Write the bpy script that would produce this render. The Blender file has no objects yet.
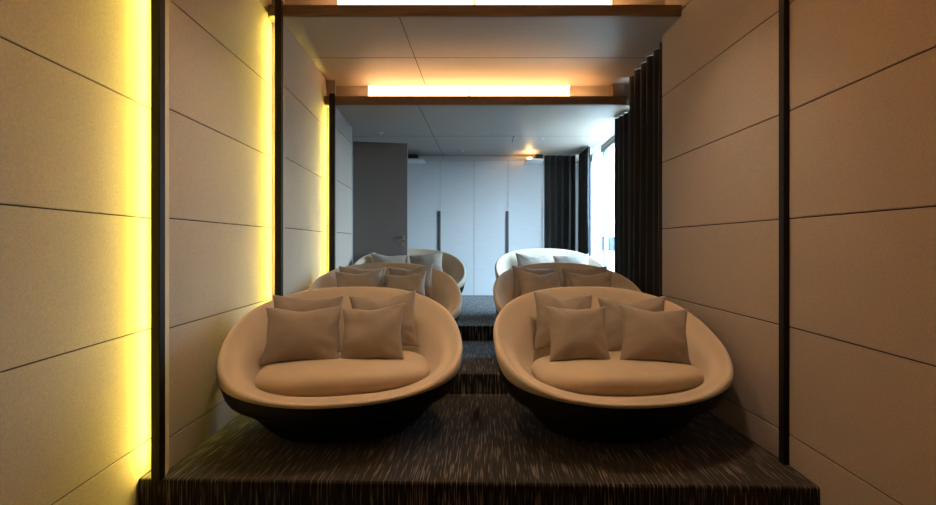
import bpy, bmesh, math, random
from mathutils import Vector, Matrix, noise

S = bpy.context.scene
C = S.collection
R = math.radians

# ------------------------------------------------------------------ camera
cam = bpy.data.cameras.new('camera')
cam.sensor_fit = 'HORIZONTAL'; cam.sensor_width = 36.0
cam.lens = 479.0 / 936.0 * 36.0
cam.shift_x = -19.0 / 936.0
cam.shift_y = -7.5 / 936.0
cam.clip_start = 0.05; cam.clip_end = 5000
cam_o = bpy.data.objects.new('camera', cam)
cam_o.location = (0, 0, 1.23)
cam_o.rotation_euler = (R(90), 0, 0)
C.objects.link(cam_o)
S.camera = cam_o

# ------------------------------------------------------------------ world: hazy daylight outside the window
SKY_STRENGTH = 9.8
w = bpy.data.worlds.new('sky'); S.world = w; w.use_nodes = True
nt = w.node_tree; nt.nodes.clear()
out = nt.nodes.new('ShaderNodeOutputWorld'); bg = nt.nodes.new('ShaderNodeBackground')
tc = nt.nodes.new('ShaderNodeTexCoord'); sep = nt.nodes.new('ShaderNodeSeparateXYZ')
rmp = nt.nodes.new('ShaderNodeValToRGB')
rmp.color_ramp.elements[0].position = 0.0; rmp.color_ramp.elements[0].color = (0.70, 0.89, 1.0, 1)
rmp.color_ramp.elements[1].position = 0.7; rmp.color_ramp.elements[1].color = (0.45, 0.70, 1.0, 1)
nt.links.new(tc.outputs['Generated'], sep.inputs[0]); nt.links.new(sep.outputs['Z'], rmp.inputs[0])
nt.links.new(rmp.outputs[0], bg.inputs[0]); bg.inputs[1].default_value = SKY_STRENGTH
nt.links.new(bg.outputs[0], out.inputs[0])

# ------------------------------------------------------------------ exposure and light strengths
S.view_settings.view_transform = 'Standard'
S.view_settings.look = 'None'
S.view_settings.gamma = 1.0
S.view_settings.use_curve_mapping = False
S.view_settings.exposure = 1.52
S.cycles.use_denoising = True
S.cycles.sample_clamp_indirect = 8.0
S.cycles.max_bounces = 8
S.cycles.diffuse_bounces = 5
S.cycles.transparent_max_bounces = 12

LED_WALL = 36.0          # yellow strips behind the posts
LED_WALL_COL = (1.0, 0.79, 0.135)
COVE_STRIP = 19.0        # warm strips in the ceiling coves
COVE_COL = (1.0, 0.50, 0.19)
FILL_COVE_GAIN = 11.0        # boost for two unseen coves added to brighten the front of the room
FILL_SPOT_W = 38.0         # watts, unseen spots added to brighten the front sofas
COVE_TUBE = 1.9          # diffused tubes in the coves
COVE_TUBE_COL = (1.0, 0.62, 0.28)

# portal that tells the renderer where the daylight comes in
pl = bpy.data.lights.new('window_portal', 'AREA'); pl.shape = 'RECTANGLE'; pl.size = 3.9; pl.size_y = 2.4
pl.cycles.is_portal = True
po = bpy.data.objects.new('window_portal', pl); po.location = (1.86, 6.6, 1.57)
po.rotation_euler = (0, R(90), R(0))
C.objects.link(po)
po.rotation_euler = Matrix(((0, 0, 1), (1, 0, 0), (0, 1, 0))).to_euler()   # local -Z looks to -X

# ------------------------------------------------------------------ materials
def node(nt, t, **kw):
    n = nt.nodes.new(t)
    for k, v in kw.items(): setattr(n, k, v)
    return n

def mat(name, col, rough=0.6, metal=0.0, spec=0.5, bump=None, var=None, sheen=0.0, emit=None):
    """bump = (scale, strength[, stretch xyz]); var = (scale, amount[, stretch xyz])"""
    m = bpy.data.materials.new(name); m.use_nodes = True
    nt = m.node_tree; b = nt.nodes['Principled BSDF']
    b.inputs['Base Color'].default_value = (*col, 1)
    b.inputs['Roughness'].default_value = rough
    b.inputs['Metallic'].default_value = metal
    b.inputs['Specular IOR Level'].default_value = spec
    if sheen: b.inputs['Sheen Weight'].default_value = sheen
    if emit:
        b.inputs['Emission Color'].default_value = (*emit[0], 1)
        b.inputs['Emission Strength'].default_value = emit[1]
    tc = node(nt, 'ShaderNodeTexCoord')
    def coords(stretch):
        mp = node(nt, 'ShaderNodeMapping'); mp.inputs['Scale'].default_value = stretch
        nt.links.new(tc.outputs['Object'], mp.inputs[0]); return mp.outputs[0]
    if var:
        st = var[2] if len(var) > 2 else (1, 1, 1)
        n = node(nt, 'ShaderNodeTexNoise'); n.inputs['Scale'].default_value = var[0]; n.inputs['Detail'].default_value = 4
        nt.links.new(coords(st), n.inputs['Vector'])
        mr = node(nt, 'ShaderNodeMapRange'); mr.inputs[1].default_value = 0.3; mr.inputs[2].default_value = 0.7
        mr.inputs[3].default_value = 1 - var[1]; mr.inputs[4].default_value = 1 + var[1]
        nt.links.new(n.outputs['Fac'], mr.inputs[0])
        vm = node(nt, 'ShaderNodeVectorMath', operation='SCALE'); vm.inputs[0].default_value = col
        nt.links.new(mr.outputs[0], vm.inputs['Scale']); nt.links.new(vm.outputs[0], b.inputs['Base Color'])
    if bump:
        st = bump[2] if len(bump) > 2 else (1, 1, 1)
        n = node(nt, 'ShaderNodeTexNoise'); n.inputs['Scale'].default_value = bump[0]; n.inputs['Detail'].default_value = 2
        nt.links.new(coords(st), n.inputs['Vector'])
        bp = node(nt, 'ShaderNodeBump'); bp.inputs['Strength'].default_value = bump[1]; bp.inputs['Distance'].default_value = 0.01
        nt.links.new(n.outputs['Fac'], bp.inputs['Height']); nt.links.new(bp.outputs[0], b.inputs['Normal'])
    return m

def emission(name, col, s):
    m = bpy.data.materials.new(name); m.use_nodes = True
    nt = m.node_tree; nt.nodes.clear()
    o = node(nt, 'ShaderNodeOutputMaterial'); e = node(nt, 'ShaderNodeEmission')
    e.inputs[0].default_value = (*col, 1); e.inputs[1].default_value = s
    nt.links.new(e.outputs[0], o.inputs[0]); return m

def carpet_material():
    m = bpy.data.materials.new('streaked_carpet'); m.use_nodes = True
    nt = m.node_tree; b = nt.nodes['Principled BSDF']; b.inputs['Roughness'].default_value = 0.95
    b.inputs['Specular IOR Level'].default_value = 0.15; b.inputs['Sheen Weight'].default_value = 0.2
    g = node(nt, 'ShaderNodeNewGeometry'); sp = node(nt, 'ShaderNodeSeparateXYZ'); nt.links.new(g.outputs['Position'], sp.inputs[0])
    sub = node(nt, 'ShaderNodeMath', operation='SUBTRACT'); nt.links.new(sp.outputs['Y'], sub.inputs[0]); nt.links.new(sp.outputs['Z'], sub.inputs[1])
    cb = node(nt, 'ShaderNodeCombineXYZ'); nt.links.new(sp.outputs['X'], cb.inputs[0]); nt.links.new(sub.outputs[0], cb.inputs[1])
    def nz(sx, sy, detail):
        mp = node(nt, 'ShaderNodeMapping'); mp.inputs['Scale'].default_value = (sx, sy, 1); nt.links.new(cb.outputs[0], mp.inputs[0])
        n = node(nt, 'ShaderNodeTexNoise'); n.inputs['Scale'].default_value = 1; n.inputs['Detail'].default_value = detail
        nt.links.new(mp.outputs[0], n.inputs['Vector']); return n.outputs['Fac']
    a = nz(105, 4.4, 1.0); c = nz(220, 10, 1.0)
    r = node(nt, 'ShaderNodeValToRGB'); r.color_ramp.elements[0].position = 0.50; r.color_ramp.elements[0].color = (0.007, 0.0055, 0.0047, 1)
    r.color_ramp.elements[1].position = 0.65; r.color_ramp.elements[1].color = (0.19, 0.165, 0.14, 1)
    e = r.color_ramp.elements.new(0.565); e.color = (0.026, 0.021, 0.017, 1)
    ad = node(nt, 'ShaderNodeMath', operation='MULTIPLY_ADD'); ad.inputs[1].default_value = 0.3; nt.links.new(c, ad.inputs[0])
    ad2 = node(nt, 'ShaderNodeMath', operation='MULTIPLY_ADD'); ad2.inputs[1].default_value = 0.8; ad2.inputs[2].default_value = -0.04
    nt.links.new(a, ad2.inputs[0]); nt.links.new(ad2.outputs[0], ad.inputs[2])
    nt.links.new(ad.outputs[0], r.inputs[0]); nt.links.new(r.outputs[0], b.inputs['Base Color'])
    bp = node(nt, 'ShaderNodeBump'); bp.inputs['Strength'].default_value = 0.5; bp.inputs['Distance'].default_value = 0.006
    nt.links.new(ad.outputs[0], bp.inputs['Height']); nt.links.new(bp.outputs[0], b.inputs['Normal'])
    return m

def glass_material():
    m = bpy.data.materials.new('window_glass'); m.use_nodes = True
    nt = m.node_tree; nt.nodes.clear()
    o = node(nt, 'ShaderNodeOutputMaterial'); mx = node(nt, 'ShaderNodeMixShader')
    t = node(nt, 'ShaderNodeBsdfTransparent'); t.inputs[0].default_value = (0.93, 0.97, 0.98, 1)
    gl = node(nt, 'ShaderNodeBsdfGlossy'); gl.inputs['Roughness'].default_value = 0.02
    fr = node(nt, 'ShaderNodeFresnel'); fr.inputs[0].default_value = 1.25
    ge = node(nt, 'ShaderNodeNewGeometry'); iv = node(nt, 'ShaderNodeMath', operation='SUBTRACT'); iv.inputs[0].default_value = 1.0
    ml = node(nt, 'ShaderNodeMath', operation='MULTIPLY')
    nt.links.new(ge.outputs['Backfacing'], iv.inputs[1]); nt.links.new(iv.outputs[0], ml.inputs[0]); nt.links.new(fr.outputs[0], ml.inputs[1])
    nt.links.new(ml.outputs[0], mx.inputs[0]); nt.links.new(t.outputs[0], mx.inputs[1]); nt.links.new(gl.outputs[0], mx.inputs[2])
    nt.links.new(mx.outputs[0], o.inputs[0]); return m

def sheer_material():
    m = bpy.data.materials.new('sheer_voile'); m.use_nodes = True
    nt = m.node_tree; nt.nodes.clear()
    o = node(nt, 'ShaderNodeOutputMaterial'); mx = node(nt, 'ShaderNodeMixShader'); mx.inputs[0].default_value = 0.55
    t = node(nt, 'ShaderNodeBsdfTransparent'); tr = node(nt, 'ShaderNodeBsdfTranslucent'); tr.inputs[0].default_value = (0.75, 0.82, 0.88, 1)
    nt.links.new(t.outputs[0], mx.inputs[1]); nt.links.new(tr.outputs[0], mx.inputs[2]); nt.links.new(mx.outputs[0], o.inputs[0])
    return m

M = {
    'panel': mat('wall_fabric', (0.455, 0.385, 0.33), 0.9, spec=0.2, bump=(260, 0.35), var=(110, 0.10)),
    'backing': mat('wall_backing', (0.035, 0.028, 0.024), 0.9),
    'plaster': mat('painted_plaster', (0.45, 0.44, 0.43), 0.8),
    'ceiling': mat('satin_ceiling_laminate', (0.38, 0.33, 0.285), 0.5, spec=0.4, var=(6, 0.03, (0.3, 6, 1))),
    'groove': mat('dark_joint', (0.03, 0.025, 0.022), 0.9),
    'post': mat('dark_stained_timber', (0.009, 0.006, 0.005), 0.6, spec=0.25),
    'beam': mat('brown_veneer', (0.21, 0.135, 0.088), 0.5, var=(5, 0.12, (0.5, 6, 12))),
    'carpet': carpet_material(),
    'sofa': mat('tan_upholstery', (0.60, 0.485, 0.355), 0.75, spec=0.25, sheen=0.15, bump=(420, 0.18), var=(9, 0.03)),
    'seat': mat('tan_seat_upholstery', (0.54, 0.42, 0.285), 0.75, spec=0.25, sheen=0.15, bump=(420, 0.18), var=(9, 0.03)),
    'pillow': mat('taupe_cotton', (0.31, 0.252, 0.20), 0.85, spec=0.2, sheen=0.2, bump=(500, 0.2), var=(12, 0.05)),
    'shell': mat('black_shell', (0.008, 0.0075, 0.007), 0.6, spec=0.25),
    'curtain': mat('charcoal_curtain', (0.022, 0.018, 0.016), 0.75, spec=0.2, sheen=0.15, bump=(300, 0.2)),
    'sheer': sheer_material(),
    'door': mat('grey_door_laminate', (0.17, 0.155, 0.15), 0.45, var=(40, 0.03)),
    'pale': mat('pale_edge', (0.62, 0.61, 0.60), 0.5),
    'cupboard': mat('white_woodgrain', (0.60, 0.60, 0.61), 0.4, var=(5, 0.035, (0.7, 3, 14))),
    'metal': mat('brushed_steel', (0.55, 0.55, 0.56), 0.3, metal=1.0),
    'recess': mat('dark_handle', (0.06, 0.06, 0.065), 0.5),
    'black': mat('black_plastic', (0.012, 0.012, 0.013), 0.5),
    'white': mat('white_plastic', (0.75, 0.74, 0.72), 0.5),
    'frame': mat('window_frame_aluminium', (0.22, 0.24, 0.27), 0.4, metal=0.3),
    'glass': glass_material(),
    'sea': mat('sea', (0.012, 0.02, 0.024), 0.3),
    'hill': mat('hazy_hill', (0.006, 0.014, 0.020), 0.9, var=(0.05, 0.2)),
    'led': emission('yellow_led', LED_WALL_COL, LED_WALL),
    'cove': emission('cove_led', COVE_COL, COVE_STRIP),
    'cove_fill': emission('cove_led_fill', COVE_COL, COVE_STRIP * FILL_COVE_GAIN),  # boosted glow of the added, unseen front coves
    'tube': emission('cove_tube', COVE_TUBE_COL, COVE_TUBE),
    'lens': emission('fill_spot_lens', (1.0, .74, .50), 8.0),  # glowing face of the added fill spots
    'lamp': emission('small_lamp', (1.0, 0.55, 0.2), 60.0),
    'dot': mat('steel_head', (0.7, 0.7, 0.7), 0.3, metal=0.6),
}

# ------------------------------------------------------------------ helpers
def obj(name, bm, m, parent=None, smooth=False, loc=None):
    me = bpy.data.meshes.new(name); bm.normal_update(); bm.to_mesh(me); bm.free()
    me.materials.append(M[m] if isinstance(m, str) else m)
    if smooth:
        for p in me.polygons: p.use_smooth = True
    o = bpy.data.objects.new(name, me); C.objects.link(o)
    if parent: o.parent = parent
    if loc: o.location = loc
    return o

def box(bm, x0, x1, y0, y1, z0, z1, bevel=0.0, seg=2):
    b = bmesh.new()
    bmesh.ops.create_cube(b, size=1.0)
    for v in b.verts:
        v.co = Vector((x0 + (v.co.x + .5) * (x1 - x0), y0 + (v.co.y + .5) * (y1 - y0), z0 + (v.co.z + .5) * (z1 - z0)))
    if bevel: bmesh.ops.bevel(b, geom=b.edges[:], offset=bevel, segments=seg, profile=0.5, affect='EDGES')
    merge(bm, b); return bm

def merge(bm, b, mx=None):
    me = bpy.data.meshes.new('tmp'); b.to_mesh(me); b.free()
    if mx: me.transform(mx)
    bm.from_mesh(me); bpy.data.meshes.remove(me)

def bx(*a, **k): return box(bmesh.new(), *a, **k)

def slab(p0, p1, z0, z1, t, bevel=0.0):
    """upright slab whose visible face runs p0->p1 (plan), thickness t away to the left of the walk direction (+90 deg)"""
    d = Vector((p1[0] - p0[0], p1[1] - p0[1], 0)); L = d.length; d.normalize()
    n = Vector((-d.y, d.x, 0))
    b = bx(0, L, 0, abs(t), z0, z1, bevel=bevel)
    if t < 0: n = -n
    mx = Matrix(((d.x, n.x, 0, p0[0]), (d.y, n.y, 0, p0[1]), (0, 0, 1, 0), (0, 0, 0, 1)))
    bm = bmesh.new(); merge(bm, b, mx)
    if t < 0: bmesh.ops.reverse_faces(bm, faces=bm.faces[:])
    return bm

def prism(pts, z0, z1, bevel=0.0):
    bm = bmesh.new()
    vb = [bm.verts.new((x, y, z0)) for x, y in pts]; vt = [bm.verts.new((x, y, z1)) for x, y in pts]
    n = len(pts)
    bm.faces.new(vb[::-1]); bm.faces.new(vt)
    for i in range(n): bm.faces.new((vb[i], vb[(i + 1) % n], vt[(i + 1) % n], vt[i]))
    bmesh.ops.recalc_face_normals(bm, faces=bm.faces[:])
    if bevel: bmesh.ops.bevel(bm, geom=bm.edges[:], offset=bevel, segments=2, profile=0.5, affect='EDGES')
    return bm

def cyl(r, h, seg=20, r2=None):
    bm = bmesh.new(); bmesh.ops.create_cone(bm, cap_ends=True, segments=seg, radius1=r, radius2=r if r2 is None else r2, depth=h); return bm

def struct(name, bm, m, parent=None, smooth=False):
    o = obj(name, bm, m, parent, smooth)
    if not parent: o['kind'] = 'structure'
    return o

def tag(o, label, cat, group=None):
    o['label'] = label; o['category'] = cat
    if group: o['group'] = group
    return o

def thing(name, label, cat, loc=(0, 0, 0), rz=0.0, group=None):
    o = bpy.data.objects.new(name, None); o.empty_display_size = 0.1; C.objects.link(o)
    o.location = loc; o.rotation_euler = (0, 0, rz)
    return tag(o, label, cat, group)

# ------------------------------------------------------------------ the room
T2, T3 = 0.165, 0.328            # heights of second and third tier
ZF, ZN, Z0, ZA, ZB = 4.10, 3.78, 3.46, 3.13, 2.81    # five ceiling levels, dropping towards the back
XR = 2.05                        # outer right side behind the curtains

struct('floor', bx(-3.2, XR, -2.0, 2.60, -0.25, -0.165), 'carpet')
struct('floor_tier', prism([(-1.90, 2.52), (1.70, 2.43), (1.70, 4.05), (-1.90, 4.05)], -0.165, 0.0, 0.012), 'carpet')
struct('floor_tier', bx(-1.95, XR, 3.955, 5.50, -0.165, T2, bevel=0.012), 'carpet')
struct('floor_tier', bx(-3.2, XR, 5.345, 9.2, -0.165, T3, bevel=0.012), 'carpet')

# ceilings: each slab starts with a trough behind its brown lip beam and ends under the next step
def ceiling(y0, y1, z, xl, xr, seams_x, seams_y):
    c = struct('ceiling', bx(xl, xr, y0, y1, z, z + 0.06), 'ceiling')
    for a in seams_x: obj('joint', bx(a - .0035, a + .0035, y0, y1, z - .0008, z + .002), 'groove', c)
    for a in seams_y: obj('joint', bx(xl, xr, a - .004, a + .004, z - .0008, z + .002), 'groove', c)
    return c
ceiling(-2.0, 1.34, ZF, -2.0, 1.80, (-.7,), (0.0,))
ceiling(1.05, 2.86, ZN, -2.0, 1.80, (-.7,), (1.95,))
ceiling(2.53, 4.32, Z0, -2.0, 1.80, (-.7,), (3.42,))
struct('ceiling_step', bx(-2.0, 1.80, 1.32, 1.38, ZN + .06, ZF), 'ceiling')
struct('ceiling_step', bx(-2.0, 1.80, 2.84, 2.90, Z0 + .06, ZN), 'ceiling')
ceiling(4.00, 5.76, ZA, -2.0, XR, (-.73,), (4.86,))
ceiling(5.43, 9.2, ZB, -3.2, XR, (-.775,), (6.95,))
struct('ceiling_step', bx(-2.0, 1.80, 4.30, 4.36, ZA + .06, Z0), 'ceiling')
struct('ceiling_step', bx(-2.0, XR, 5.73, 5.79, ZB + .06, ZA), 'ceiling')

# left wall: angled bays, each of stacked fabric panels in front of a dark backing
LZ = (-0.165, 0.17, 0.772, 1.377, 1.979, 2.58, 3.18, 3.78)
def bay(name, p0, p1, z_lo, z_hi, t):
    wl = struct(name, slab(*[(p[0] + (-.007 if t > 0 else .007), p[1]) for p in (p0, p1)], z_lo, z_hi, t * .05 / .03), 'backing')
    zs = [z for z in LZ if z_lo + .02 < z < z_hi - .02]
    zs = [z_lo] + zs + [z_hi]
    for a, b in zip(zs, zs[1:]):
        obj('fabric_panel', slab(p0, p1, a + (.003 if a != z_lo else 0), b - (.003 if b != z_hi else 0), t, bevel=.004), 'panel', wl)
    return wl
bay('wall_left', (-1.68, -2.0), (-1.80, 1.04), -.165, ZF, .03)
bay('wall_left', (-1.680, 1.10), (-1.845, 2.635), -.165, ZN, .03)
bay('wall_left', (-1.745, 2.625), (-1.832, 4.08), 0, Z0, .03)
bay('wall_left', (-1.721, 4.072), (-1.850, 5.52), T2, ZA, .03)
bay('wall_left', (-1.733, 5.515), (-1.815, 6.45), T3, ZB, .03)
# returns that close each angled bay behind its post
for ye, xs, zl, zh in ((1.045, -1.715, -.165, ZF), (2.640, -1.760, -.165, ZN), (4.085, -1.736, 0, Z0), (5.526, -1.748, T2, ZA)):
    struct('wall_left_return', bx(-1.93, xs, ye, ye + .02, zl, zh), 'panel')
# left ends of the ceiling troughs
for y0, y1, z0, z1 in ((1.0, 1.40, ZN, ZF), (2.60, 2.92, Z0, ZN), (4.05, 4.38, ZA, Z0), (5.50, 5.82, ZB, ZA)):
    struct('wall_left_upper', bx(-1.93, -1.852, y0, y1, z0, z1), 'panel')
# entrance recess behind the open door
struct('wall_recess', bx(-3.25, -3.2, 6.4, 9.2, T3, ZB), 'plaster')
struct('wall_recess', bx(-3.2, -1.86, 6.38, 6.43, T3, ZB), 'plaster')
struct('wall_back', bx(-3.2, XR, 9.15, 9.2, T3, ZB), 'plaster')
struct('wall_front', bx(-2.0, XR, -2.05, -2.0, -.165, ZF), 'panel')

# right wall: two bays of panels up to the curtain
bay('wall_right', (1.690, -2.0), (1.690, 2.68), -.165, ZF, -.03)
bay('wall_right', (1.682, 2.73), (1.593, 4.36), 0, ZN, -.03)
struct('wall_right_end', bx(1.605, XR, 4.30, 4.355, T2, Z0), 'backing')
# outer right wall with the window opening
wy0, wy1, wz0, wz1 = 4.62, 8.60, T3 + .05, 2.77
struct('wall_right_outer', bx(1.84, 1.92, 4.36, wy0, 0, ZA), 'plaster')
struct('wall_right_outer', bx(1.84, 1.92, wy1, 9.2, 0, ZA), 'plaster')
struct('wall_right_outer', bx(1.84, 1.92, wy0, wy1, 0, wz0), 'plaster')
struct('wall_right_outer', bx(1.84, 1.92, wy0, wy1, wz1, ZA + .06), 'plaster')
wn = struct('window_1', bx(1.85, 1.92, wy0, wy0 + .06, wz0, wz1), 'frame')
for a in (5.62, 6.60, 7.58, wy1 - .06):
    obj('mullion', bx(1.85, 1.92, a, a + .06, wz0, wz1), 'frame', wn)
for a, b in ((wz0, wz0 + .05), (wz1 - .05, wz1)):
    obj('rail', bx(1.852, 1.918, wy0, wy1, a, b), 'frame', wn)
for a, b in ((wy0 + .06, 5.62), (5.68, 6.60), (6.66, 7.58), (7.64, wy1 - .06)):
    obj('window_pane', bx(1.882, 1.888, a, b, wz0 + .05, wz1 - .05), 'glass', wn)
# outside: the sea and a far coast
struct('sea', bx(1.92 + 30, 4000, -3000, 4000, -41, -40), 'sea')
def ridge():
    bm = bmesh.new(); rnd = random.Random(3); rows = []
    for i in range(61):
        t = i / 60; x = 650 + 1150 * t; y = 4300 - 3500 * t
        h = 30 + 12 * noise.noise(Vector((i * .23, 0, 0))) + 4 * noise.noise(Vector((i * .9, 4, 0)))
        rows.append([bm.verts.new((x, y, -42)), bm.verts.new((x + 60, y + 40, -40 + max(14, h) * 3.6)), bm.verts.new((x + 200, y + 120, -42))])
    for a, b in zip(rows, rows[1:]):
        for k in range(3): bm.faces.new((a[k], b[k], b[(k + 1) % 3], a[(k + 1) % 3]))
    return bm
struct('hills', ridge(), 'hill')

# posts, lip beams, and the dark strip on the right wall
def post(y, xl, xr, z0, z1, end):
    p = struct('trim_1', bx(xl, xr, y, y + .045, z0, z1, bevel=.003), 'post')
    obj('side_fillet', slab((xr, y + .042), end, z0, z1, .008), 'panel', p)
post(1.02, -1.751, -1.700, -.165, ZN + .115, (-1.70, 1.10))
post(2.495, -1.751, -1.705, 0, Z0 + .115, (-1.745, 2.63))
post(3.925, -1.741, -1.687, 0, ZA + .115, (-1.721, 4.078))
post(5.350, -1.765, -1.706, T2, ZB + .115, (-1.733, 5.52))
struct('trim_2', bx(-1.80, 1.69, 1.065, 1.12, ZN + .002, ZN + .095, bevel=.003), 'beam')
struct('trim_2', bx(-1.835, 1.69, 2.54, 2.595, Z0 + .002, Z0 + .095, bevel=.003), 'beam')
struct('trim_2', bx(-1.815, 1.625, 3.975, 4.03, ZA + .002, ZA + .095, bevel=.003), 'beam')
struct('trim_2', bx(-1.835, 1.575, 5.400, 5.455, ZB + .002, ZB + .10, bevel=.003), 'beam')
struct('trim_3', bx(1.660, 1.74, 2.68, 2.728, -.02, Z0, bevel=.003), 'post')
struct('trim_4', bx(1.47, 1.60, 5.60, 5.73, ZB + .062, ZA - .01, bevel=.004), 'beam')

# ------------------------------------------------------------------ lamps
def wall_led(x, y, z0, z1, label):
    t = thing('led_strip', label, 'light', (x, y, 0), 0, 'light strips behind the left posts')
    obj('channel', bx(-.016, .016, 0.002, .012, z0, z1), 'metal', t)
    obj('light_band', bx(-.012, .012, -.004, .002, z0 + .01, z1 - .01), 'led', t)
wall_led(-1.766, 2.611, .01, Z0 - .05, 'yellow glowing light strip hidden behind the nearest dark post')
wall_led(-1.755, 4.058, .01, ZA - .03, 'yellow glowing light strip hidden behind the second dark post')
wall_led(-1.775, 5.501, T2 + .01, ZB - .03, 'yellow glowing light strip hidden behind the farthest dark post')

def cove(y_lip, y_face, z, tubes, which, m='cove'):
    t = thing('cove_strip', 'warm light strip lying in the ceiling trough behind the %s brown beam' % which, 'light', (0, y_lip + .12, z + .062), 0, 'strips in the ceiling coves')
    obj('channel', bx(-1.46, 1.26, -.02, .02, 0, .010), 'metal', t)
    obj('light_band', bx(-1.45, 1.25, -.015, .015, .010, .018), m, t)
    for (x0, x1, side) in tubes:
        k = thing('cove_light_panel', 'white glowing light panel above the %s beam, %s half of the pair' % (which, side), 'light', ((x0 + x1) / 2, y_face, z + .08), 0, 'light panels in the ceiling coves')
        h = (x1 - x0) / 2
        obj('housing', bx(-h, h, -.012, 0, .09, .245), 'white', k)
        obj('diffuser', bx(-h + .003, h - .003, -.020, -.012, .094, .241, bevel=.003), 'tube', k)
cove(1.12, 1.32, ZN, (), 'unseen, added foremost', 'cove_fill')  # out of view, added to light the front walls and sofas
cove(2.595, 2.84, Z0, (), 'unseen, added overhead', 'cove_fill')  # second added cove, also out of view
cove(4.03, 4.30, ZA, ((-1.34, -.115, 'left'), (-.108, 1.12, 'right')), 'nearer')
cove(5.455, 5.73, ZB, ((-1.42, -.215, 'left'), (-.208, .99, 'right')), 'farther')

def fill_spot(x, y, z, tx, ty, tz, label):  # unseen ceiling lamp, added as fill light for a front sofa
    t = thing('ceiling_fill_spot', label, 'light', (x, y, z), 0, 'added fill spots over the front of the room')
    bm = bmesh.new(); n = 28
    prof = [(.030, .0), (.050, -.002), (.058, -.006), (.060, -.001), (.060, .0)]
    rings = [[bm.verts.new((r * math.cos(2 * math.pi * i / n), r * math.sin(2 * math.pi * i / n), q)) for r, q in prof] for i in range(n)]
    for i in range(n):
        a, b = rings[i], rings[(i + 1) % n]
        for k in range(len(prof) - 1): bm.faces.new((a[k], b[k], b[k + 1], a[k + 1]))
    obj('trim_ring', bm, 'white', t)
    l = obj('lens', cyl(.032, .004, 24), 'lens', t); l.location = (0, 0, -.003)
    ld = bpy.data.lights.new('fill_spot', 'SPOT'); ld.energy = FILL_SPOT_W; ld.color = (1.0, .74, .50); ld.spot_size = R(100); ld.spot_blend = 1.0; ld.shadow_soft_size = .05
    lo = bpy.data.objects.new('fill_spot', ld); C.objects.link(lo); lo.parent = t; lo.location = (0, 0, -.02)
    lo.rotation_euler = Vector((tx - x, ty - y, tz - z + .02)).to_track_quat('-Z', 'Y').to_euler()
fill_spot(-.86, 3.00, Z0, -.90, 3.12, .4, 'round unseen spot added to light the nearest left sofa')
fill_spot(.76, 3.00, Z0, .80, 3.12, .4, 'round unseen spot added to light the nearest right sofa')

# ------------------------------------------------------------------ sofas
def smooth_curve(pts, per):
    """Catmull-Rom through 2-D points"""
    out = []; n = len(pts)
    for i in range(n - 1):
        p0 = pts[max(i - 1, 0)]; p1 = pts[i]; p2 = pts[i + 1]; p3 = pts[min(i + 2, n - 1)]
        for k in range(per):
            t = k / per
            out.append(tuple(.5 * ((2 * b) + (-a + c) * t + (2 * a - 5 * b + 4 * c - d) * t * t + (-a + 3 * b - 3 * c + d) * t ** 3) for a, b, c, d in zip(p0, p1, p2, p3)))
    out.append(pts[-1]); return out

SA, SB = 0.765, 0.60           # half width and half depth of the nest sofa
def outline(th, n=2.35):
    c, s = math.cos(th), math.sin(th)
    return Vector((SA * math.copysign(abs(c) ** (2 / n), c), SB * math.copysign(abs(s) ** (2 / n), s), 0))
def rim_h(p):
    t = min(1.0, max(0.0, (p.y + SB) / (2 * SB)))
    return 0.360 + 0.540 * t ** 1.05
def edge_h(p):
    t = min(1.0, max(0.0, (p.y + SB) / (2 * SB))); k = min(1.0, t / .35)
    return rim_h(p) - (.032 + .076 * k * k * (3 - 2 * k))
DECK = 0.342
def loft(profile, segs=72, close_first=True, close_last=True):
    bm = bmesh.new(); rings = []
    for i in range(segs):
        p = outline(2 * math.pi * i / segs)
        rings.append([bm.verts.new((p.x * r + 0, p.y * r, z)) for r, z in profile(p)])
    m = len(rings[0])
    for i in range(segs):
        a, b = rings[i], rings[(i + 1) % segs]
        for k in range(m - 1): bm.faces.new((a[k], b[k], b[k + 1], a[k + 1]))
    if close_first: bm.faces.new([r[0] for r in rings][::-1])
    if close_last: bm.faces.new([r[-1] for r in rings])
    bmesh.ops.recalc_face_normals(bm, faces=bm.faces[:])
    return bm
def shell_profile(p):
    e = edge_h(p) + .003
    return smooth_curve([(.34, .012), (.44, .014), (.60, .05 + .03 * e), (.80, .12 + .25 * e), (.94, .58 * e + .06), (.985, e), (.955, e + .012), (.90, e - .02)], 4)
def cover_profile(p):
    h = rim_h(p); e = edge_h(p)
    drop = max(0, h - DECK)
    return smooth_curve([(.93, e), (.988, e + .004), (1.004, h - .45 * (h - e)), (1.0, h - .16 * (h - e)), (.982, h), (.955, h - .006 - .01 * drop), (.905, h - .02 - .13 * drop),
                         (.83, DECK + .012 + .58 * drop), (.755, DECK + .008 + .27 * drop), (.68, DECK + .003 + .07 * drop), (.58, DECK), (.3, DECK), (.05, DECK)], 4)
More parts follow.
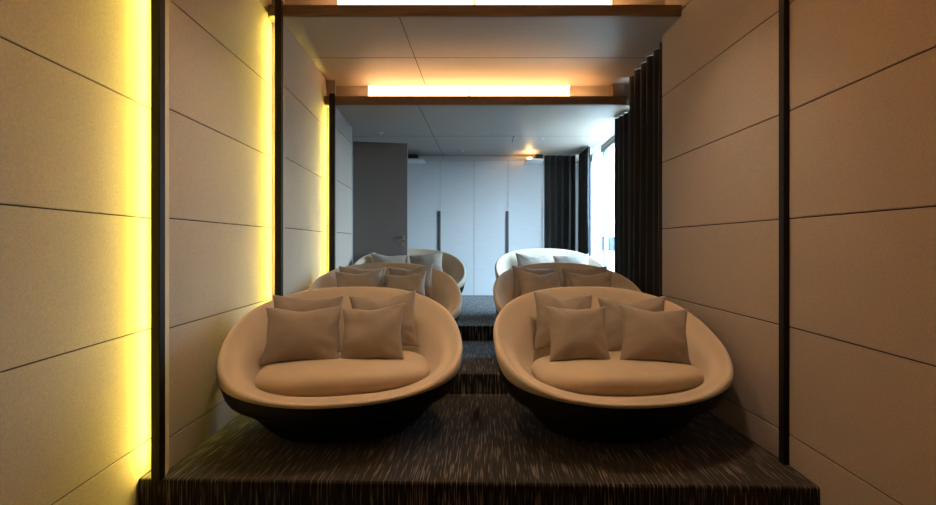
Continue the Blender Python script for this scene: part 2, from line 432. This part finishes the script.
def cushion_mesh(wd=1.06, dp=.68, th=.140):
    """thick seat cushion: rounded outline, pillowed top, soft edge"""
    bm = bmesh.new(); rings = []; segs = 64
    prof = [(0.02, 1.00), (.35, .995), (.65, .97), (.84, .91), (.94, .80), (.985, .64), (1.0, .47), (.985, .28), (.945, .12), (.87, .02), (.02, .0)]
    prof = smooth_curve(prof, 3)
    for i in range(segs):
        th_ = 2 * math.pi * i / segs; c, s = math.cos(th_), math.sin(th_); n = 3.4 if s < 0 else 2.8
        x = wd / 2 * math.copysign(abs(c) ** (2 / n), c); y = dp / 2 * math.copysign(abs(s) ** (2 / n), s)
        y -= .035 * (1 - (x / (wd / 2)) ** 2) if s < 0 else 0
        rings.append([bm.verts.new((x * r, y * r, th * z + .010 * noise.noise(Vector((x * r * 3, y * r * 3, 2))) * (1 if z > .3 else 0))) for r, z in prof])
    m = len(rings[0])
    for i in range(segs):
        a, b = rings[i], rings[(i + 1) % segs]
        for k in range(m - 1): bm.faces.new((a[k], b[k], b[k + 1], a[k + 1]))
    bm.faces.new([r[0] for r in rings]); bm.faces.new([r[-1] for r in rings])
    bmesh.ops.recalc_face_normals(bm, faces=bm.faces[:])
    return bm

def make_sofa(label):
    t = thing('nest_sofa', label, 'sofa', (0, 0, 0), 0, 'round nest sofas in two columns')
    obj('shell', loft(shell_profile, close_last=False), 'shell', t, True)
    obj('upholstery', loft(cover_profile, close_first=False), 'sofa', t, True)
    c = obj('seat_cushion', cushion_mesh(), 'seat', t, True); c.location = (0, -.105, DECK + .006)
    for a in (45, 135, 225, 315):
        p = outline(R(a)) * .37
        f = obj('foot', cyl(.03, .02, 16, .025), 'black', t); f.location = (p.x, p.y, .006)
    return t
def copy_thing(o, label):
    r = o.copy(); C.objects.link(r); r['label'] = label
    for ch in list(o.children):
        c = ch.copy(); C.objects.link(c); c.parent = r
    return r

SOFAS = [  # x, y, floor, yaw, label
    (-.935, 3.22, 0, 13, 1.0, 'tan nest sofa on the front tier by the left wall, nearest on the left'),
    (.812, 3.22, 0, 6, 1.0, 'tan nest sofa on the front tier by the right wall, nearest on the right'),
    (-.99, 4.68, T2, 11, .97, 'middle tan nest sofa of the left column, behind the nearest left one'),
    (.805, 4.68, T2, 6, .97, 'middle tan nest sofa of the right column, beside the dark curtain'),
    (-1.0, 6.15, T3, 8, .95, 'farthest nest sofa on the left, in front of the grey door'),
    (.83, 6.15, T3, 5, .95, 'farthest nest sofa on the right, beside the bright window'),
]
sofa0 = make_sofa(SOFAS[0][5])
for i, (x, y, z, a, sc, lb) in enumerate(SOFAS):
    o = sofa0 if i == 0 else copy_thing(sofa0, lb)
    o.location = (x, y, z); o.rotation_euler = (0, 0, R(a)); o.scale = (sc,) * 3

# ------------------------------------------------------------------ pillows
def pillow_mesh(seed, wd=.45, ht=.415, T=.078, dent=.03):
    N = 30; bm = bmesh.new(); rnd = random.Random(seed); off = Vector((rnd.random() * 50, rnd.random() * 50, 0))
    def pt(u, v, s):
        pinch = .11
        x = wd / 2 * u * (1 - pinch * (1 - v * v) * u * u)
        z = ht / 2 * v * (1 - pinch * (1 - u * u) * v * v)
        e = max(0.0, (1 - u * u)) ** .55 * max(0.0, (1 - v * v)) ** .55
        t = T * e
        r = min(1, math.hypot(u, v))
        n1 = noise.noise(Vector((u * 1.7, v * 1.7, 0)) + off)
        # creases that run in from the corners and edges
        ang = math.atan2(v, u)
        n2 = noise.noise(Vector((math.cos(ang) * 4.0, math.sin(ang) * 4.0, r * .8)) + off) * r
        edge = min(1.0, 6 * min(1 - abs(u), 1 - abs(v)))
        t += (.014 * n1 + .016 * n2 * r) * edge * (e ** .3)
        if v > 0: z -= dent * math.exp(-(u / .38) ** 2) * v ** 2
        x += .006 * noise.noise(Vector((v * 2.3, 7, s)) + off) * abs(u)
        z += .006 * noise.noise(Vector((u * 2.3, 17, s)) + off) * abs(v)
        return (x, s * t, z + ht / 2)
    grid = {}
    for s in (-1, 1):
        for i in range(N + 1):
            for j in range(N + 1):
                u, v = -1 + 2 * i / N, -1 + 2 * j / N
                u = math.sin(u * math.pi / 2) * .55 + u * .45; v = math.sin(v * math.pi / 2) * .55 + v * .45
                if s == 1 and (i in (0, N) or j in (0, N)): grid[s, i, j] = grid[-1, i, j]
                else:
                    q = pt(u, v, s)
                    if i in (0, N) or j in (0, N): q = (q[0], 0, q[2])
                    grid[s, i, j] = bm.verts.new(q)
    for s in (-1, 1):
        for i in range(N):
            for j in range(N):
                f = [grid[s, i, j], grid[s, i + 1, j], grid[s, i + 1, j + 1], grid[s, i, j + 1]]
                bm.faces.new(f if s == -1 else f[::-1])
    return bm
kinds = []
for k, dent in enumerate((.010, .030, .020, .014, .032)):
    me = obj('throw_pillow', pillow_mesh(k + 3, dent=dent), 'pillow', None, True); kinds.append(me)
used = set()
def pillow(kind, x, y, z, lean, rz, roll, label, sx=1.0, sz=1.0):
    o = kinds[kind]
    if kind in used: o = o.copy(); C.objects.link(o)
    used.add(kind)
    o.location = (x, y, z); o.rotation_euler = (R(-lean), R(roll), R(rz)); o.scale = (sx, 1, sz)
    return tag(o, label, 'cushion', 'taupe throw pillows on the nest sofas')
ST = DECK + .006 + .12
# nearest left sofa
pillow(0, -1.275, 3.36, ST, 20, 16, 2, 'taupe throw pillow at the back left of the nearest left sofa', 1.10, 1.02)
pillow(1, -.735, 3.46, ST, 20, 8, -4, 'taupe throw pillow at the back right of the nearest left sofa', 1.10, 1.03)
pillow(2, -1.20, 3.07, ST, 26, 10, 0, 'wide taupe throw pillow at the front left of the nearest left sofa', 1.10, .93)
pillow(3, -.755, 3.12, ST, 26, -2, -5, 'square taupe throw pillow at the front right of the nearest left sofa', .97, .93)
# nearest right sofa
pillow(1, .560, 3.44, ST, 18, 8, 4, 'taupe throw pillow at the back left of the nearest right sofa', 1.02, 1.03)
pillow(4, 1.050, 3.38, ST, 22, -12, -3, 'taupe throw pillow at the back right of the nearest right sofa', 1.08, 1.0)
pillow(0, .605, 3.09, ST, 26, 4, 1, 'taupe throw pillow at the front left of the nearest right sofa', .92, .93)
pillow(2, 1.080, 3.07, ST, 26, -8, 3, 'taupe throw pillow at the front right of the nearest right sofa', 1.0, .93)
# middle left sofa
z2 = T2 + ST
pillow(3, -1.275, 4.84, z2, 27, 14, 3, 'taupe throw pillow at the back left of the middle left sofa', 1.08, 1.0)
pillow(1, -.760, 4.88, z2, 27, 6, -4, 'taupe throw pillow at the back right of the middle left sofa', 1.04, 1.03)
pillow(4, -1.225, 4.58, z2, 32, 10, -3, 'taupe throw pillow at the front left of the middle left sofa', 1.04, .98)
pillow(2, -.785, 4.60, z2, 34, 0, -5, 'taupe throw pillow at the front right of the middle left sofa', .92, .92)
# middle right sofa
pillow(0, .485, 4.86, z2, 27, 6, 4, 'taupe throw pillow at the back left of the middle right sofa', 1.04, 1.0)
pillow(3, 1.000, 4.84, z2, 27, -10, -2, 'taupe throw pillow at the back right of the middle right sofa', 1.06, 1.0)
pillow(1, .53, 4.57, z2, 32, 6, 2, 'taupe throw pillow at the front left of the middle right sofa', .98, .96)
pillow(4, 1.015, 4.57, z2, 32, -6, -2, 'taupe throw pillow at the front right of the middle right sofa', 1.0, .94)
# farthest sofas: two pillows each
z3 = T3 + ST
pillow(2, -1.290, 6.27, z3 - .025, 34, 12, 3, 'taupe throw pillow on the left of the farthest left sofa', 1.12, .98)
pillow(0, -.790, 6.30, z3 - .025, 34, 2, -6, 'taupe throw pillow on the right of the farthest left sofa', 1.04, 1.0)
pillow(4, .620, 6.30, z3 - .025, 34, 6, 4, 'taupe throw pillow on the left of the farthest right sofa', 1.06, .98)
pillow(3, 1.120, 6.26, z3 - .025, 34, -8, -3, 'taupe throw pillow on the right of the farthest right sofa', 1.08, .96)

# ------------------------------------------------------------------ door, cupboard
d = struct('door_1', slab((-1.808, 6.47), (-1.098, 6.60), T3 + .012, 2.63, .045, bevel=.003), 'door')
dd = Vector((.71, .13, 0)).normalized(); nn = Vector((dd.y, -dd.x, 0))
hp = Vector((-1.098, 6.60, 0)) - dd * .065
def on_door(b, u, n, z):   # places a mesh on the leaf: u along, n out of the leaf
    mx = Matrix(((dd.x, nn.x, 0, hp.x + dd.x * u + nn.x * n), (dd.y, nn.y, 0, hp.y + dd.y * u + nn.y * n), (0, 0, 1, z), (0, 0, 0, 1)))
    bm = bmesh.new(); merge(bm, b, mx); bmesh.ops.recalc_face_normals(bm, faces=bm.faces[:]); return bm
hb = bmesh.new(); box(hb, -.13, .012, .040, .058, -.010, .010, bevel=.006); box(hb, -.010, .010, 0, .05, -.010, .010, bevel=.004)
h = obj('door_handle', on_door(hb, 0, .001, 1.33), 'metal', d)
rb = bmesh.new(); box(rb, -.028, .028, 0, .008, -.028, .028, bevel=.003)
obj('handle_rose', on_door(rb, 0, .001, 1.33), 'metal', d)
lk = bmesh.new(); box(lk, -.026, .026, 0, .010, -.026, .026, bevel=.003)
obj('lock_rose', on_door(lk, 0, .001, 1.245), 'metal', d)
obj('edge_strip', slab((-1.098, 6.60), (-1.090, 6.6015), T3 + .012, 2.63, .045), 'pale', d)

ck = thing('wardrobe', 'white built-in wardrobe with tall flush doors across the back of the room', 'wardrobe', (0, 8.49, T3))
zt = 2.737 - T3
obj('body', bx(-2.70, .985, .022, .62, 0, zt), 'door', ck)
obj('filler_panel', bx(-2.70, .985, .03, .05, zt + .022, ZB - T3 - .001), 'cupboard', ck)
obj('top_panel', bx(-2.70, .992, -.004, .62, zt, zt + .022, bevel=.003), 'pale', ck)
obj('side_panel', bx(.962, .992, -.004, .62, 0, zt), 'pale', ck)
obj('plinth', bx(-2.70, .962, .004, .022, 0, .05), 'recess', ck)
for (a, b, hx) in ((-2.64, -2.03, None), (-2.03, -1.43, None), (-1.43, -.833, 'r'), (-.833, -.232, None), (-.232, .372, 'r'), (.372, .962, None)):
    dr = obj('door', bx(a + .003, b - .003, 0, .020, .008, zt - .006, bevel=.002), 'cupboard', ck)
    if hx: obj('pull_handle', bx(b - .040, b + .012, -.016, 0, .45, 1.83 - T3, bevel=.003), 'recess', dr)

# little wall brackets at the wardrobe's top corners
def bracket(x, label, lit):
    t = thing('ledge_speaker', label, 'speaker', (x, 8.10, 2.665), 0, 'black units above the wardrobe')
    obj('ledge', bx(-.14, .16, -.02, .375, .0, .025, bevel=.004), 'white', t)
    obj('cabinet', bx((-.12 if not lit else .02), (.06 if not lit else .15), .02, .20, .026, .105, bevel=.012), 'black', t)
    if lit:
        k = obj('lamp_lens', bx(-.105, -.045, .05, .10, .032, .052, bevel=.006), 'lamp', t); k['label'] = 'orange glowing lamp lens'
bracket(-1.24, 'black speaker on a white ledge above the left end of the wardrobe', False)
bracket(.80, 'black unit with orange glowing lamp above the right end of the wardrobe', True)

# ------------------------------------------------------------------ curtains
def curtain_mesh(path, z0, z1, pitch=.12, amp=.045, seed=1, rows=14):
    pts = []; rnd = random.Random(seed)
    segs = [Vector((b[0] - a[0], b[1] - a[1])) for a, b in zip(path, path[1:])]
    L = sum(s.length for s in segs); n = int(L / pitch * 14)
    bm = bmesh.new(); cols = []
    for i in range(n + 1):
        s = L * i / n; r = s; k = 0
        while k < len(segs) - 1 and r > segs[k].length: r -= segs[k].length; k += 1
        d = segs[k].normalized(); nrm = Vector((-d.y, d.x)); p = Vector(path[k]) + d * r
        col = []
        for j in range(rows + 1):
            v = j / rows; z = z0 + (z1 - z0) * v
            ph = s / pitch * 2 * math.pi + 2.4 * noise.noise(Vector((s * 2.1, v * .8, seed)))
            a = amp * (.75 + .5 * noise.noise(Vector((s * 3.1, v * .7, seed + 9)))) * (1.0 - .25 * v)
            o = a * math.sin(ph) + .3 * a * math.sin(2 * ph + .7)
            t = .25 * a * math.sin(2 * ph)
            col.append(bm.verts.new((p.x + nrm.x * o + d.x * t, p.y + nrm.y * o + d.y * t, z)))
        cols.append(col)
    for a, b in zip(cols, cols[1:]):
        for j in range(rows): bm.faces.new((a[j], b[j], b[j + 1], a[j + 1]))
    return bm
def curtain(path, z0, z1, m, label, name='curtain', **k):
    o = obj(name, curtain_mesh(path, z0, z1, **k), m, None, True)
    if m == 'curtain':
        sd = o.modifiers.new('thickness', 'SOLIDIFY'); sd.thickness = .004
    return tag(o, label, 'curtain')
curtain([(1.660, 4.42), (1.640, 5.415)], T2 + .005, ZA - .006, 'curtain', 'dark brown pleated curtain nearest the camera, at the end of the right wall', seed=2, pitch=.19, amp=.06)
curtain([(1.700, 5.47), (1.612, 6.00)], T3 + .012, ZB - .006, 'curtain', 'dark pleated curtain on the near side of the bright window gap', seed=5, pitch=.12, amp=.04)
curtain([(1.625, 7.60), (1.620, 8.36)], T3 + .012, ZB - .006, 'curtain', 'dark pleated curtain on the far side of the bright window gap', seed=7, pitch=.12, amp=.04)
curtain([(1.56, 8.43), (1.005, 8.43)], T3 + .012, ZB - .006, 'curtain', 'dark pleated curtain on the back wall right of the white wardrobe', seed=11, pitch=.115, amp=.035)
curtain([(1.74, 7.30), (1.74, 7.85)], T3 + .012, ZB - .006, 'sheer', 'pale translucent sheer curtain behind the far dark curtain at the window', name='sheer_curtain', seed=13, pitch=.10, amp=.025)

# ------------------------------------------------------------------ small ceiling fittings
def head(x, y, z, label, r=.03):
    t = thing('ceiling_sprinkler', label, 'sprinkler', (x, y, z), 0, 'small fittings on the rear ceiling')
    a = obj('rose', cyl(r, .008, 20), 'white', t); a.location = (0, 0, -.004)
    b = obj('nozzle', cyl(r * .35, .03, 12, r * .5), 'dot', t); b.location = (0, 0, -.022)
head(-1.48, 6.72, ZB, 'small round sprinkler on the rear ceiling above the grey door')
head(-.40, 7.95, ZB, 'small round sprinkler on the rear ceiling at the middle')
head(.82, 7.10, ZB, 'small round sprinkler on the rear ceiling near the window', .035)
t = thing('access_hatch', 'square access hatch outlined on the rear ceiling left of the window', 'hatch', (.16, 6.95, ZB))
obj('panel', bx(-.22, .22, 0, .42, -.003, -.0005), 'ceiling', t)
obj('gap', bx(.22, .232, 0, .42, -.0025, -.0004), 'groove', t)
